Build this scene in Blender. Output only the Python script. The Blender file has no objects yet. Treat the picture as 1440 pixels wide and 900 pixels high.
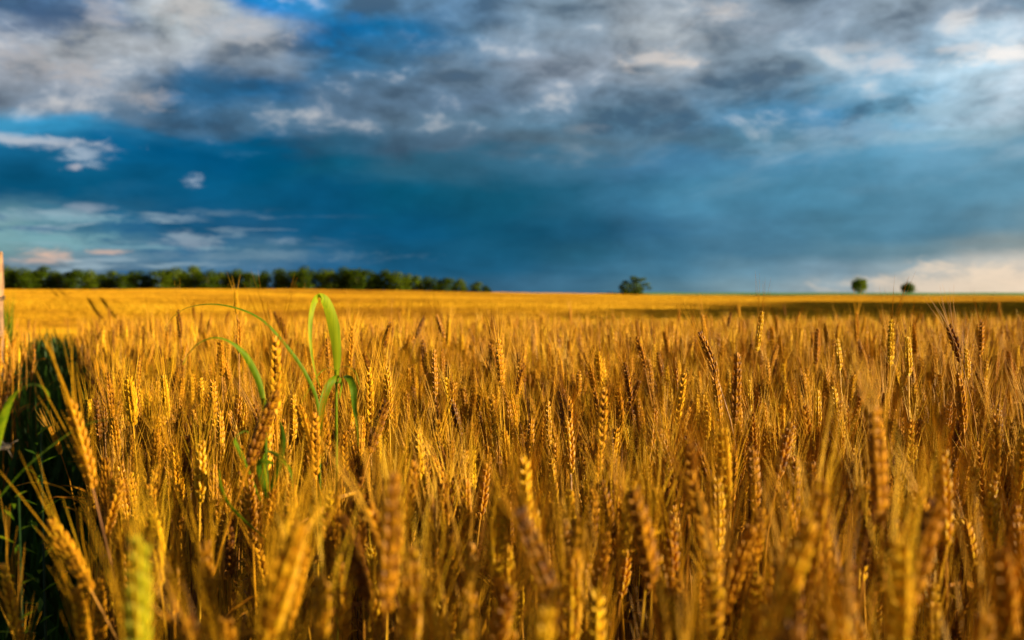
import bpy, math, random
import numpy as np
from mathutils import Vector, Matrix, Euler

rnd = random.Random(7)
rng = np.random.default_rng(7)
S = bpy.context.scene
C = S.collection
R = math.radians

# ------------------------------------------------------------------ camera
EYE = 1.05
FP = 1400.0                       # focal length in photo pixels (1440 wide)
HY = 413.0                        # row of the eye level in the photo
cd = bpy.data.cameras.new('camera')
cam = bpy.data.objects.new('camera', cd)
C.objects.link(cam)
cam.location = (0, 0, EYE)
PITCH = math.atan((450 - HY) / FP)
cam.rotation_euler = (math.pi / 2 - PITCH, 0, 0)
cd.sensor_width = 36
cd.lens = 36 * FP / 1440
cd.clip_start = 0.02
cd.clip_end = 9000
cd.dof.use_dof = True
cd.dof.focus_distance = 1.7
cd.dof.aperture_fstop = 5.0
S.camera = cam

# ------------------------------------------------------------------ world
SUN_AZ, SUN_EL = 106.0, 12.0      # azimuth clockwise from the view direction
sunv = Vector((math.cos(R(SUN_EL)) * math.sin(R(SUN_AZ)),
               math.cos(R(SUN_EL)) * math.cos(R(SUN_AZ)), math.sin(R(SUN_EL))))
w = bpy.data.worlds.new('World')
S.world = w
w.use_nodes = True
nt = w.node_tree
nt.nodes.clear()


def lin(c):
    c = c / 255.0
    return c / 12.92 if c <= 0.04045 else ((c + 0.055) / 1.055) ** 2.4


class NB:
    """tiny node helper"""
    def __init__(s, nt):
        s.nt = nt

    def n(s, t, **kw):
        o = s.nt.nodes.new(t)
        for k, v in kw.items():
            setattr(o, k, v)
        return o

    def put(s, sock, v):
        if isinstance(v, (int, float)):
            sock.default_value = v
        elif isinstance(v, (tuple, list)):
            sock.default_value = v if len(sock.default_value) == len(v) else (*v, 1)
        else:
            s.nt.links.new(v, sock)

    def m(s, op, a, b=0.0, c=None, clamp=False):
        o = s.n('ShaderNodeMath', operation=op, use_clamp=clamp)
        s.put(o.inputs[0], a)
        s.put(o.inputs[1], b)
        if c is not None:
            s.put(o.inputs[2], c)
        return o.outputs[0]

    def mr(s, v, a, b, c=0.0, d=1.0, smooth=True):
        o = s.n('ShaderNodeMapRange')
        if smooth:
            o.interpolation_type = 'SMOOTHSTEP'
        s.put(o.inputs[0], v)
        for i, x in enumerate((a, b, c, d)):
            s.put(o.inputs[i + 1], x)
        return o.outputs[0]

    def mix(s, f, a, b, mode='MIX'):
        o = s.n('ShaderNodeMix', data_type='RGBA', blend_type=mode)
        o.clamp_factor = True
        s.put(o.inputs[0], f)
        s.put(o.inputs[6], a)
        s.put(o.inputs[7], b)
        return o.outputs[2]

    def vec(s, x, y, z=0.0):
        o = s.n('ShaderNodeCombineXYZ')
        s.put(o.inputs[0], x)
        s.put(o.inputs[1], y)
        s.put(o.inputs[2], z)
        return o.outputs[0]

    def noise(s, v, scale, detail=6, rough=0.55, dist=0.0):
        o = s.n('ShaderNodeTexNoise')
        s.put(o.inputs['Vector'], v)
        o.inputs['Scale'].default_value = scale
        o.inputs['Detail'].default_value = detail
        o.inputs['Roughness'].default_value = rough
        o.inputs['Distortion'].default_value = dist
        return o.outputs['Fac']

    def ramp(s, f, stops):
        o = s.n('ShaderNodeValToRGB')
        r = o.color_ramp
        r.interpolation = 'EASE'
        while len(r.elements) < len(stops):
            r.elements.new(0.5)
        for e, (p, c) in zip(r.elements, stops):
            e.position = p
            e.color = (*c, 1)
        s.put(o.inputs[0], f)
        return o.outputs[0]


WS = 0.12                          # world background strength
b = NB(nt)
geo = b.n('ShaderNodeTexCoord')
sep = b.n('ShaderNodeSeparateXYZ')
nt.links.new(geo.outputs['Generated'], sep.inputs[0])
X, Y, Z = sep.outputs
az = b.m('ARCTAN2', X, Y)                                   # radians, 0 = north (+Y)
hor = b.m('SQRT', b.m('ADD', b.m('MULTIPLY', X, X), b.m('MULTIPLY', Y, Y)))
el = b.m('ARCTAN2', Z, hor)
# cloud-deck coordinates: a plane overhead seen in perspective
zz = b.m('ADD', b.m('MAXIMUM', Z, 0.0), 0.11)
px_ = b.m('DIVIDE', X, zz)
py_ = b.m('DIVIDE', Y, zz)
deck = b.vec(px_, py_, 0.0)
ang = b.vec(b.m('MULTIPLY', az, 1.0), b.m('MULTIPLY', el, 2.6), 0.3)
# domain warp for the broad cloud masses
w1 = b.m('SUBTRACT', b.noise(ang, 5.0, 5, 0.55), 0.5)
w2 = b.m('SUBTRACT', b.noise(b.vec(b.m('ADD', az, 7.3), b.m('MULTIPLY', el, 3.2), 1.7), 7.0, 5, 0.55), 0.5)
hfade = b.mr(el, 0.0, 0.10, 0.25, 1.0)
azw = b.m('ADD', az, b.m('MULTIPLY', b.m('MULTIPLY', w1, 0.22), hfade))
elw = b.m('ADD', el, b.m('MULTIPLY', b.m('MULTIPLY', w2, 0.07), hfade))
azn = b.m('DIVIDE', b.m('ADD', azw, 0.60), 1.20, clamp=True)

COLS = [0, 90, 180, 270, 360, 460, 560, 680, 800, 920, 1040, 1160, 1280, 1370, 1440]


def u_of(px):
    return (math.atan((px - 720) / FP) + 0.60) / 1.20


# broad colour of the storm cloud at (column, row) of the view direction, sRGB
ROWS = {
    405: [(118,138,150),(120,140,152),(112,138,156),(100,132,156),(82,122,150),(62,108,140),(50,98,130),(52,98,126),(62,108,134),(84,126,146),(120,150,162),(150,166,172),(206,196,180),(232,212,186),(236,214,188)],
    382: [(110,134,148),(112,136,152),(96,130,154),(82,122,150),(70,114,146),(40,98,138),(25,90,126),(28,90,122),(48,100,128),(66,116,142),(98,138,158),(122,152,168),(150,168,174),(186,184,176),(198,190,178)],
    355: [(108,156,166),(102,150,166),(70,122,150),(50,108,146),(58,112,146),(24,92,134),(10,84,124),(14,84,120),(30,94,126),(48,108,142),(66,122,154),(80,130,156),(96,138,158),(122,150,162),(132,156,164)],
    325: [(112,160,172),(82,138,160),(38,104,142),(16,88,132),(20,88,132),(4,84,128),(2,80,122),(8,82,118),(22,88,124),(44,106,144),(66,126,160),(68,126,156),(74,130,160),(86,136,162),(100,144,166)],
    275: [(0,82,124),(0,84,126),(0,84,128),(0,88,134),(0,82,124),(0,80,122),(0,84,120),(10,88,122),(26,94,128),(48,116,154),(66,134,170),(72,138,172),(78,140,172),(86,144,174),(92,148,176)],
    232: [(20,100,142),(22,104,146),(10,98,144),(2,86,130),(0,84,122),(16,88,118),(44,98,124),(48,100,126),(56,108,136),(66,120,154),(78,136,168),(88,146,176),(104,156,184),(106,158,184),(110,160,186)],
    205: [(60,146,188),(52,144,190),(40,112,154),(14,92,134),(6,88,128),(44,92,120),(70,102,126),(78,106,128),(84,112,130),(82,118,142),(84,128,152),(102,150,178),(124,166,188),(136,174,192),(146,178,194)],
    178: [(120,124,132),(112,118,128),(98,112,126),(74,100,122),(84,104,120),(92,106,120),(96,110,122),(96,112,124),(98,120,134),(94,120,138),(80,118,142),(84,130,158),(110,154,176),(170,190,200),(190,200,206)],
    140: [(150,148,150),(150,148,150),(136,138,144),(60,104,136),(48,96,130),(88,104,120),(94,108,122),(100,114,128),(116,126,136),(112,126,138),(96,120,138),(100,136,156),(126,156,172),(184,200,208),(208,212,214)],
    95:  [(146,146,150),(164,160,158),(168,164,162),(140,142,148),(124,132,142),(60,104,134),(78,106,128),(112,124,136),(142,144,150),(150,150,152),(130,138,146),(140,152,160),(140,158,170),(170,182,188),(186,192,196)],
    55:  [(84,104,130),(112,122,140),(170,168,166),(160,158,158),(150,150,154),(30,108,158),(36,104,144),(100,124,144),(134,142,150),(162,160,158),(146,148,152),(136,142,150),(140,146,152),(134,142,150),(126,136,146)],
    15:  [(90,108,132),(116,126,142),(176,174,172),(170,168,166),(40,126,186),(60,124,168),(96,120,142),(104,128,150),(128,138,148),(150,150,152),(134,138,144),(128,134,142),(138,142,146),(136,140,146),(120,130,142)],
    -40: [(96,112,132),(120,130,144),(170,168,166),(100,130,160),(30,120,190),(50,120,170),(110,130,150),(120,134,148),(138,142,150),(150,150,152),(130,136,144),(124,132,142),(134,140,146),(130,136,142),(118,128,140)],
}
for k in ROWS:                     # upper deck a little bluer, the rain band a little greyer
    if k <= 178:
        ROWS[k] = [(max(0, int(r * 1.07) - 13), int(g * 1.06), min(255, int(b_ * 1.06) + 9)) for r, g, b_ in ROWS[k]]
    elif 240 < k <= 355:
        ROWS[k] = [(r + 8, g, b_ - 6) for r, g, b_ in ROWS[k]]
keys = sorted(ROWS, reverse=True)


def el_of(row):
    return math.atan((HY - row) / FP)


base = None
for i, k in enumerate(keys):
    stops = [(u_of(px), tuple(lin(v) / WS for v in c)) for px, c in zip(COLS, ROWS[k])]
    col = b.ramp(azn, stops)
    if base is None:
        base = col
    else:
        f = b.mr(elw, el_of(keys[i - 1]), el_of(k))
        base = b.mix(f, base, col)

# billows: brighter lobes and darker hollows, perspective-stretched towards the horizon
n1 = b.noise(deck, 1.15, 8, 0.56, 0.25)
n2 = b.noise(b.vec(b.m('ADD', px_, 11.0), b.m('MULTIPLY', py_, 0.8), 2.0), 3.2, 7, 0.6, 0.15)
n3 = b.noise(b.vec(az, b.m('MULTIPLY', el, 1.9), 5.0), 14.0, 8, 0.54, 0.3)
n4 = b.noise(b.vec(az, b.m('MULTIPLY', el, 1.7), 9.0), 34.0, 8, 0.55, 0.5)
nn = b.m('ADD', b.m('MULTIPLY', b.m('SUBTRACT', n4, 0.5), 0.16), b.m('ADD', b.m('MULTIPLY', n1, 0.25), b.m('ADD', b.m('MULTIPLY', n2, 0.12), b.m('MULTIPLY', n3, 0.63))))
upper = b.mr(elw, el_of(235), el_of(165))                   # lumpy deck above the smooth rain band
amp = b.m('ADD', b.m('MULTIPLY', upper, 1.0), 0.46)
g = b.m('MULTIPLY', b.m('SUBTRACT', nn, 0.5), amp)
gain = b.m('ADD', 1.0, b.m('MULTIPLY', g, 2.9))
gain = b.m('MAXIMUM', gain, 0.6)
vm = b.n('ShaderNodeVectorMath', operation='SCALE')
nt.links.new(base, vm.inputs[0])
nt.links.new(gain, vm.inputs['Scale'])
sky = vm.outputs[0]
# sunlit cloud edges
edge = b.m('MULTIPLY', b.mr(nn, 0.535, 0.68), upper)
sky = b.mix(b.m('MULTIPLY', edge, 0.62), sky, tuple(lin(v) / WS for v in (232, 222, 212)))
hol = b.m('MULTIPLY', b.mr(nn, 0.47, 0.33), upper)
sky = b.mix(b.m('MULTIPLY', hol, 0.5), sky, tuple(lin(v) / WS for v in (66, 98, 128)))


# thin wisps drawn out along the low left of the storm
n5 = b.noise(b.vec(az, b.m('MULTIPLY', el, 6.5), 3.0), 13.0, 8, 0.6, 0.25)
lw = b.m('MULTIPLY', b.mr(az, math.atan((560 - 720) / FP), math.atan((60 - 720) / FP)), b.m('MULTIPLY', b.mr(el, el_of(292), el_of(318)), b.mr(el, el_of(404), el_of(390), 0.3, 1.0)))
sky = b.mix(b.m('MULTIPLY', b.m('MULTIPLY', b.mr(n5, 0.51, 0.64), lw), 0.75), sky, tuple(lin(v) / WS for v in (158, 182, 194)))
sky = b.mix(b.m('MULTIPLY', b.m('MULTIPLY', b.mr(n5, 0.47, 0.36), lw), 0.7), sky, tuple(lin(v) / WS for v in (30, 92, 134)))
# faint pale streaks over the right half
n6 = b.noise(b.vec(b.m('ADD', az, b.m('MULTIPLY', el, -0.4)), b.m('MULTIPLY', b.m('ADD', el, b.m('MULTIPLY', az, -0.16)), 3.0), 8.0), 9.0, 8, 0.6, 0.3)
rw = b.m('MULTIPLY', b.mr(az, math.atan((820 - 720) / FP), math.atan((1120 - 720) / FP)), b.m('MULTIPLY', b.mr(el, el_of(300), el_of(220)), b.mr(el, el_of(60), el_of(130), 0.4, 1.0)))
sky = b.mix(b.m('MULTIPLY', b.m('MULTIPLY', b.mr(n6, 0.44, 0.74), rw), 0.42), sky, tuple(lin(v) / WS for v in (176, 200, 214)))


def puff(px, row, rx, ry, col, strength, sky, sc=40.0, seed=0.0, lo=0.25, hi=0.75):
    """a small cloud at a direction of the sky, ragged by noise"""
    a0, e0 = math.atan((px - 720) / FP), el_of(row)
    q = b.vec(b.m('ADD', az, seed), b.m('MULTIPLY', el, 2.6), seed)
    wn = b.m('SUBTRACT', b.noise(q, sc, 6, 0.68, 0.5), 0.5)
    dx = b.m('DIVIDE', b.m('SUBTRACT', az, a0), rx / FP)
    dy = b.m('DIVIDE', b.m('SUBTRACT', el, e0), ry / FP)
    d = b.m('SQRT', b.m('ADD', b.m('MULTIPLY', dx, dx), b.m('MULTIPLY', dy, dy)))
    d = b.m('ADD', d, b.m('MULTIPLY', wn, 3.6))
    f = b.m('MULTIPLY', b.mr(d, 1.35, -0.15), strength)
    return b.mix(f, sky, tuple(lin(v) / WS for v in col))


for args in [
    (40, 221, 95, 9, (196, 200, 208), 0.75), (122, 236, 26, 16, (176, 192, 208), 0.7), (108, 251, 9, 5, (190, 188, 196), 0.7),
    (271, 262, 14, 9, (172, 188, 206), 0.8), (345, 224, 24, 6, (60, 120, 160), 0.4),
    (60, 316, 95, 7, (140, 172, 186), 0.6), (45, 345, 120, 12, (126, 174, 182), 0.7), (50, 330, 70, 4, (40, 98, 136), 0.7),
    (128, 302, 26, 6, (150, 166, 182), 0.6), (245, 313, 40, 6, (134, 160, 178), 0.6), (112, 318, 46, 7, (136, 178, 190), 0.6),
    (272, 344, 34, 12, (138, 156, 172), 0.75), (330, 362, 190, 9, (106, 138, 158), 0.6), (402, 341, 20, 6, (124, 150, 170), 0.6),
    (68, 364, 30, 10, (224, 188, 166), 0.85), (60, 371, 50, 4, (206, 178, 164), 0.6), (150, 359, 30, 4, (210, 180, 164), 0.8),
    (188, 352, 120, 3, (130, 172, 186), 0.5),
    (1395, 388, 90, 20, (246, 222, 194), 0.8), (1300, 404, 120, 14, (232, 212, 188), 0.7),
    (1410, 112, 55, 14, (252, 246, 240), 0.9), (1355, 100, 30, 8, (226, 222, 220), 0.6), (1240, 112, 40, 15, (206, 208, 212), 0.7),
    (1195, 90, 50, 10, (190, 196, 202), 0.6), (1200, 195, 90, 16, (136, 172, 196), 0.6), (1090, 215, 50, 10, (120, 164, 190), 0.5),
    (1320, 180, 90, 14, (150, 184, 202), 0.6), (925, 88, 55, 15, (216, 206, 198), 0.7), (960, 95, 30, 8, (232, 218, 206), 0.6),
    (1014, 30, 40, 14, (206, 200, 196), 0.6), (818, 184, 30, 9, (124, 138, 150), 0.6), (1230, 153, 18, 4, (166, 188, 204), 0.6),
    (395, 8, 34, 9, (14, 112, 182), 0.8), (315, 5, 40, 8, (30, 122, 188), 0.75), (500, 30, 16, 8, (24, 112, 176), 0.5),
    (270, 30, 50, 24, (206, 202, 198), 0.6), (150, 50, 34, 22, (190, 188, 190), 0.55), (350, 60, 60, 16, (192, 190, 190), 0.6),
    (30, 115, 60, 22, (180, 176, 176), 0.6), (115, 130, 40, 18, (186, 180, 178), 0.6), (210, 155, 40, 14, (176, 172, 174), 0.6),
    (60, 60, 36, 34, (66, 92, 126), 0.6), (105, 65, 22, 26, (64, 92, 126), 0.55), (285, 130, 60, 28, (42, 92, 128), 0.5),
    (590, 60, 70, 34, (50, 100, 140), 0.55), (1010, 52, 60, 12, (96, 118, 136), 0.6), (1400, 60, 60, 12, (120, 132, 146), 0.5),
]:
    sky = puff(*args, sky, seed=args[0] * 0.013)

# the physical sky everywhere the storm deck is not (overhead and behind the camera)
nis = b.n('ShaderNodeTexSky', sky_type='NISHITA')
nis.sun_disc = False
nis.sun_elevation = R(SUN_EL)
nis.sun_rotation = R(SUN_AZ)
nis.dust_density = 1.5
front = b.mr(b.m('ABSOLUTE', az), 0.75, 1.5, 1.0, 0.0)
low = b.mr(el, 0.40, 0.9, 1.0, 0.0)
fac = b.m('MULTIPLY', front, low)
back = b.mix(b.mr(nn, 0.45, 0.62, 0.5, 0.95), nis.outputs[0], tuple(lin(v) / WS for v in (84, 90, 100)))
sky = b.mix(fac, back, sky)
bg = b.n('ShaderNodeBackground')
bg.inputs['Strength'].default_value = WS
nt.links.new(sky, bg.inputs['Color'])
wo = b.n('ShaderNodeOutputWorld')
nt.links.new(bg.outputs[0], wo.inputs['Surface'])

sd = bpy.data.lights.new('sun', 'SUN')
sun = bpy.data.objects.new('sun', sd)
C.objects.link(sun)
sd.energy = 5.0
sd.angle = R(0.6)
sd.color = (1.0, 0.84, 0.50)
sun.rotation_euler = (-sunv).to_track_quat('-Z', 'Y').to_euler()

S.view_settings.view_transform = 'Standard'
S.view_settings.look = 'None'
S.view_settings.exposure = 1.12
S.view_settings.gamma = 1
S.view_settings.use_curve_mapping = False
S.cycles.max_bounces = 6
S.cycles.diffuse_bounces = 1
S.cycles.transmission_bounces = 4
S.cycles.use_denoising = True

# sun, sky colours above are display colours: undo the exposure for the storm sky
bg.inputs['Strength'].default_value = WS / (2 ** S.view_settings.exposure)


# ------------------------------------------------------------------ helpers
def tag(o, label=None, cat=None, group=None, kind=None):
    if label: o['label'] = label
    if cat: o['category'] = cat
    if group: o['group'] = group
    if kind: o['kind'] = kind
    return o


def empty(name, loc=(0, 0, 0), rot=(0, 0, 0)):
    o = bpy.data.objects.new(name, None)
    C.objects.link(o)
    o.location = loc
    o.rotation_euler = rot
    o.empty_display_size = 0.05
    return o


class MB:
    def __init__(s):
        s.v, s.f, s.mi, s.var = [], [], [], []

    def add(s, verts, faces, mi=0, var=0.5):
        o = len(s.v)
        s.v.extend([tuple(p) for p in verts])
        s.f.extend([tuple(i + o for i in q) for q in faces])
        s.mi.extend([mi] * len(faces))
        s.var.extend([var] * len(verts))

    def join(s, other, mi=None, off=Vector((0, 0, 0)), rot=None, var=None):
        o = len(s.v)
        for p in other.v:
            p = Vector(p)
            if rot is not None:
                p = rot @ p
            s.v.append(tuple(p + off))
        s.f.extend([tuple(i + o for i in q) for q in other.f])
        s.mi.extend(other.mi if mi is None else [mi] * len(other.f))
        s.var.extend(other.var if var is None else [var] * len(other.v))

    def tube(s, pts, radii, n=6, mi=0, var=0.5, cap=True):
        pts = [Vector(p) for p in pts]
        verts, faces = [], []
        ref = Vector((0.3, 1, 0.1)).normalized()
        for i, p in enumerate(pts):
            t = (pts[min(i + 1, len(pts) - 1)] - pts[max(i - 1, 0)]).normalized()
            a = t.cross(ref)
            if a.length < 1e-3: a = t.cross(Vector((1, 0, 0)))
            a.normalize()
            c = t.cross(a)
            for k in range(n):
                q = 2 * math.pi * k / n
                verts.append(p + (a * math.cos(q) + c * math.sin(q)) * radii[i])
        for i in range(len(pts) - 1):
            for k in range(n):
                faces.append((i * n + k, i * n + (k + 1) % n, (i + 1) * n + (k + 1) % n, (i + 1) * n + k))
        if cap:
            faces.append(tuple(range(n - 1, -1, -1)))
            faces.append(tuple((len(pts) - 1) * n + k for k in range(n)))
        s.add(verts, faces, mi, var)

    def mesh(s, name, mats, smooth=False):
        me = bpy.data.meshes.new(name)
        me.from_pydata(s.v, [], s.f)
        for m in mats: me.materials.append(m)
        if len(mats) > 1: me.polygons.foreach_set('material_index', s.mi)
        at = me.attributes.new('var', 'FLOAT', 'POINT')
        at.data.foreach_set('value', s.var)
        if smooth: me.polygons.foreach_set('use_smooth', [True] * len(s.f))
        me.update()
        return me

    def build(s, name, mats, parent=None, smooth=False):
        o = bpy.data.objects.new(name, s.mesh(name, mats if isinstance(mats, list) else [mats], smooth))
        C.objects.link(o)
        if parent: o.parent = parent
        return o


# ------------------------------------------------------------------ materials
def newmat(name):
    m = bpy.data.materials.new(name)
    m.use_nodes = True
    m.node_tree.nodes.clear()
    return m, NB(m.node_tree)


def plant_mat(name, dark, mid, light, rough=0.5, spec=0.35, trans=0.25, nscale=60.0, tcol=None, stretch=(1, 1, 0.3), world_scale=None):
    m, q = newmat(name)
    oi = q.n('ShaderNodeObjectInfo')
    at = q.n('ShaderNodeAttribute', attribute_name='var')
    tc = q.n('ShaderNodeTexCoord')
    mp = q.n('ShaderNodeMapping')
    m.node_tree.links.new(tc.outputs['Object'], mp.inputs[0])
    mp.inputs['Scale'].default_value = stretch
    nz = q.noise(mp.outputs[0], nscale, 3, 0.6)
    f = q.m('ADD', q.m('MULTIPLY', oi.outputs['Random'], 0.42), q.m('MULTIPLY', at.outputs['Fac'], 0.42))
    f = q.m('ADD', f, q.m('MULTIPLY', q.m('SUBTRACT', nz, 0.5), 0.8))
    if world_scale:
        g = q.n('ShaderNodeNewGeometry')
        mp2 = q.n('ShaderNodeMapping')
        m.node_tree.links.new(g.outputs['Position'], mp2.inputs[0])
        mp2.inputs['Scale'].default_value = world_scale
        f = q.m('ADD', f, q.m('MULTIPLY', q.m('SUBTRACT', q.noise(mp2.outputs[0], 1.0, 4, 0.6), 0.5), 2.3))
    col = q.ramp(f, [(0.08, dark), (0.42, mid), (0.85, light)])
    bs = q.n('ShaderNodeBsdfPrincipled')
    q.put(bs.inputs['Base Color'], col)
    bs.inputs['Roughness'].default_value = rough
    bs.inputs['Specular IOR Level'].default_value = spec
    out = q.n('ShaderNodeOutputMaterial')
    if trans > 0:
        tr = q.n('ShaderNodeBsdfTranslucent')
        q.put(tr.inputs[0], q.mix(0.5, col, tcol) if tcol else col)
        mx = q.n('ShaderNodeMixShader')
        mx.inputs[0].default_value = trans
        m.node_tree.links.new(bs.outputs[0], mx.inputs[1])
        m.node_tree.links.new(tr.outputs[0], mx.inputs[2])
        m.node_tree.links.new(mx.outputs[0], out.inputs[0])
    else:
        m.node_tree.links.new(bs.outputs[0], out.inputs[0])
    return m


GOLD_T = (0.95, 0.50, 0.03)
M_EAR = plant_mat('ear_gold', (0.15, 0.046, 0.004), (0.60, 0.245, 0.007), (0.92, 0.53, 0.012), 0.5, 0.22, 0.12, 260, GOLD_T)
M_AWN = plant_mat('awn_gold', (0.28, 0.10, 0.004), (0.68, 0.33, 0.008), (0.92, 0.56, 0.020), 0.5, 0.22, 0.25, 30, GOLD_T)
M_STEM = plant_mat('stem_straw', (0.15, 0.045, 0.004), (0.48, 0.19, 0.006), (0.80, 0.42, 0.014), 0.45, 0.25, 0.06, 40, GOLD_T)
M_DRY = plant_mat('dry_leaf', (0.09, 0.026, 0.004), (0.34, 0.12, 0.006), (0.64, 0.31, 0.012), 0.5, 0.2, 0.25, 60, GOLD_T)
M_EARG = plant_mat('ear_green', (0.28, 0.24, 0.006), (0.52, 0.44, 0.010), (0.70, 0.58, 0.02), 0.42, 0.4, 0.25, 260, (0.6, 0.7, 0.03))
M_GRASS = plant_mat('green_blade', (0.035, 0.09, 0.004), (0.12, 0.20, 0.004), (0.34, 0.38, 0.006), 0.55, 0.12, 0.40, 40, (0.34, 0.50, 0.02), (6, 6, 0.15))
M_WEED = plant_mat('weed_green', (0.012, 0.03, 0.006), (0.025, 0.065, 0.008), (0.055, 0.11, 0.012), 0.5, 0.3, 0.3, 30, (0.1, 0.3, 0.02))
M_FAR = plant_mat('far_wheat', (0.36, 0.15, 0.006), (0.66, 0.33, 0.008), (0.84, 0.48, 0.02), 0.6, 0.1, 0.25, 4, GOLD_T, (1, 1, 1), (0.012, 0.06, 0.0))
M_CROWN = plant_mat('tree_leaves', (0.014, 0.030, 0.002), (0.055, 0.088, 0.004), (0.14, 0.18, 0.007), 0.8, 0.04, 0.22, 0.8, (0.16, 0.24, 0.008), (1, 1, 1))
M_BUSH = plant_mat('bush_leaves', (0.03, 0.055, 0.003), (0.09, 0.13, 0.006), (0.19, 0.23, 0.01), 0.8, 0.04, 0.25, 0.8, (0.2, 0.28, 0.008), (1, 1, 1))
M_BARK = plant_mat('bark', (0.03, 0.02, 0.012), (0.07, 0.05, 0.03), (0.12, 0.09, 0.06), 0.85, 0.1, 0.0, 3, None, (1, 1, 0.2))


def soil_mat():
    m, q = newmat('soil')
    g = q.n('ShaderNodeNewGeometry')
    n = q.noise(g.outputs['Position'], 9.0, 8, 0.65)
    col = q.ramp(n, [(0.3, (0.018, 0.011, 0.006)), (0.6, (0.05, 0.03, 0.014)), (0.75, (0.12, 0.07, 0.02))])
    bs = q.n('ShaderNodeBsdfPrincipled')
    q.put(bs.inputs['Base Color'], col)
    bs.inputs['Roughness'].default_value = 0.95
    bp = q.n('ShaderNodeBump')
    bp.inputs['Distance'].default_value = 0.03
    q.put(bp.inputs['Height'], n)
    m.node_tree.links.new(bp.outputs[0], bs.inputs['Normal'])
    out = q.n('ShaderNodeOutputMaterial')
    m.node_tree.links.new(bs.outputs[0], out.inputs[0])
    return m


def simple_mat(name, c1, c2, scale, rough=0.8, stretch=(1, 1, 1), bump=0.0, metal=0.0):
    m, q = newmat(name)
    tc = q.n('ShaderNodeTexCoord')
    mp = q.n('ShaderNodeMapping')
    m.node_tree.links.new(tc.outputs['Object'], mp.inputs[0])
    mp.inputs['Scale'].default_value = stretch
    n = q.noise(mp.outputs[0], scale, 8, 0.65)
    col = q.ramp(n, [(0.3, c1), (0.68, c2)])
    bs = q.n('ShaderNodeBsdfPrincipled')
    q.put(bs.inputs['Base Color'], col)
    bs.inputs['Roughness'].default_value = rough
    bs.inputs['Metallic'].default_value = metal
    if bump:
        bp = q.n('ShaderNodeBump')
        bp.inputs['Distance'].default_value = bump
        q.put(bp.inputs['Height'], n)
        m.node_tree.links.new(bp.outputs[0], bs.inputs['Normal'])
    out = q.n('ShaderNodeOutputMaterial')
    m.node_tree.links.new(bs.outputs[0], out.inputs[0])
    return m


M_SOIL = soil_mat()
M_GREENFIELD = simple_mat('green_field', (0.07, 0.20, 0.008), (0.10, 0.27, 0.012), 0.02, 0.9)
M_POST = simple_mat('post_wood', (0.10, 0.05, 0.03), (0.55, 0.30, 0.14), 9.0, 0.8, (2.5, 2.5, 0.9), 0.02)
M_WIRE = simple_mat('wire', (0.06, 0.05, 0.045), (0.16, 0.12, 0.09), 60, 0.5, (1, 1, 1), 0, 0.8)

# ------------------------------------------------------------------ terrain
CH = 0.85                                        # canopy height of the crop
_d = np.arange(-4000, 4001, 1.0)


def table(knots):
    ks = np.array(knots, float)
    t = np.interp(_d, ks[:, 0], ks[:, 1])
    out = t.copy()
    for wdt in (3, 9):
        k = np.ones(wdt) / wdt
        sm = np.convolve(np.pad(t, wdt, mode='edge'), k, 'same')[wdt:-wdt]
        near = np.clip((_d - (6 if wdt == 3 else 30)) / (6 if wdt == 3 else 30), 0, 1)
        out = out * (1 - near) + sm * near
        t = out.copy()
    return out


# canopy height relative to the eye, along the view, for the left and the right of the view
TL = table([(-4000, -0.2), (7.5, -0.2), (11, -0.36), (30, -1.6), (80, -4.3), (120, -4.3), (147, -2.84), (165, -0.62), (173, -0.47),
            (190, -0.8), (220, -1.25), (254, -0.70), (300, 1.2), (345, 1.5), (420, 1.4), (600, 0.8), (1200, -2), (4000, -4)])
TR = table([(-4000, -0.2), (7.5, -0.2), (11, -0.36), (30, -1.6), (80, -4.3), (110, -4.0), (147, -2.3), (200, -1.75), (260, -1.25),
            (340, -0.85), (385, -0.85), (420, -1.2), (470, -0.6), (530, 0.05), (640, 0.1), (1200, -2), (4000, -4)])


def canopy(x, y):
    """absolute canopy height"""
    x = np.asarray(x, float)
    y = np.asarray(y, float)
    a = np.interp(y, _d, TL)
    c = np.interp(y, _d, TR)
    u = x / np.maximum(y, 30)
    t = np.clip((u + 0.30) / 0.58, 0, 1)
    t = t * t * (3 - 2 * t)
    z = a * (1 - t) + c * t
    f = np.clip((y - 60) / 80, 0, 1)
    z = z + f * (0.16 * np.sin(x * 0.045 + y * 0.05 + 1.3 * np.sin(y * 0.021)) + 0.09 * np.sin(x * 0.09 - y * 0.11 + 1.0) + 0.05 * np.sin(x * 0.21 + y * 0.33))
    return z + EYE


def ground_z(x, y):
    return canopy(x, y) - CH


def grid_mesh(name, xs, ys, zf, mat):
    xx, yy = np.meshgrid(xs, ys)
    zz_ = zf(xx, yy)
    v = np.stack([xx.ravel(), yy.ravel(), zz_.ravel()], 1)
    nx, ny = len(xs), len(ys)
    i = np.arange(nx * ny).reshape(ny, nx)
    f = np.stack([i[:-1, :-1].ravel(), i[:-1, 1:].ravel(), i[1:, 1:].ravel(), i[1:, :-1].ravel()], 1)
    me = bpy.data.meshes.new(name)
    me.from_pydata(v.tolist(), [], f.tolist())
    me.materials.append(mat)
    me.polygons.foreach_set('use_smooth', [True] * len(f))
    me.update()
    o = bpy.data.objects.new(name, me)
    C.objects.link(o)
    return o


def geom(a, c, n):
    return list(np.geomspace(a, c, n))


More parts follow.
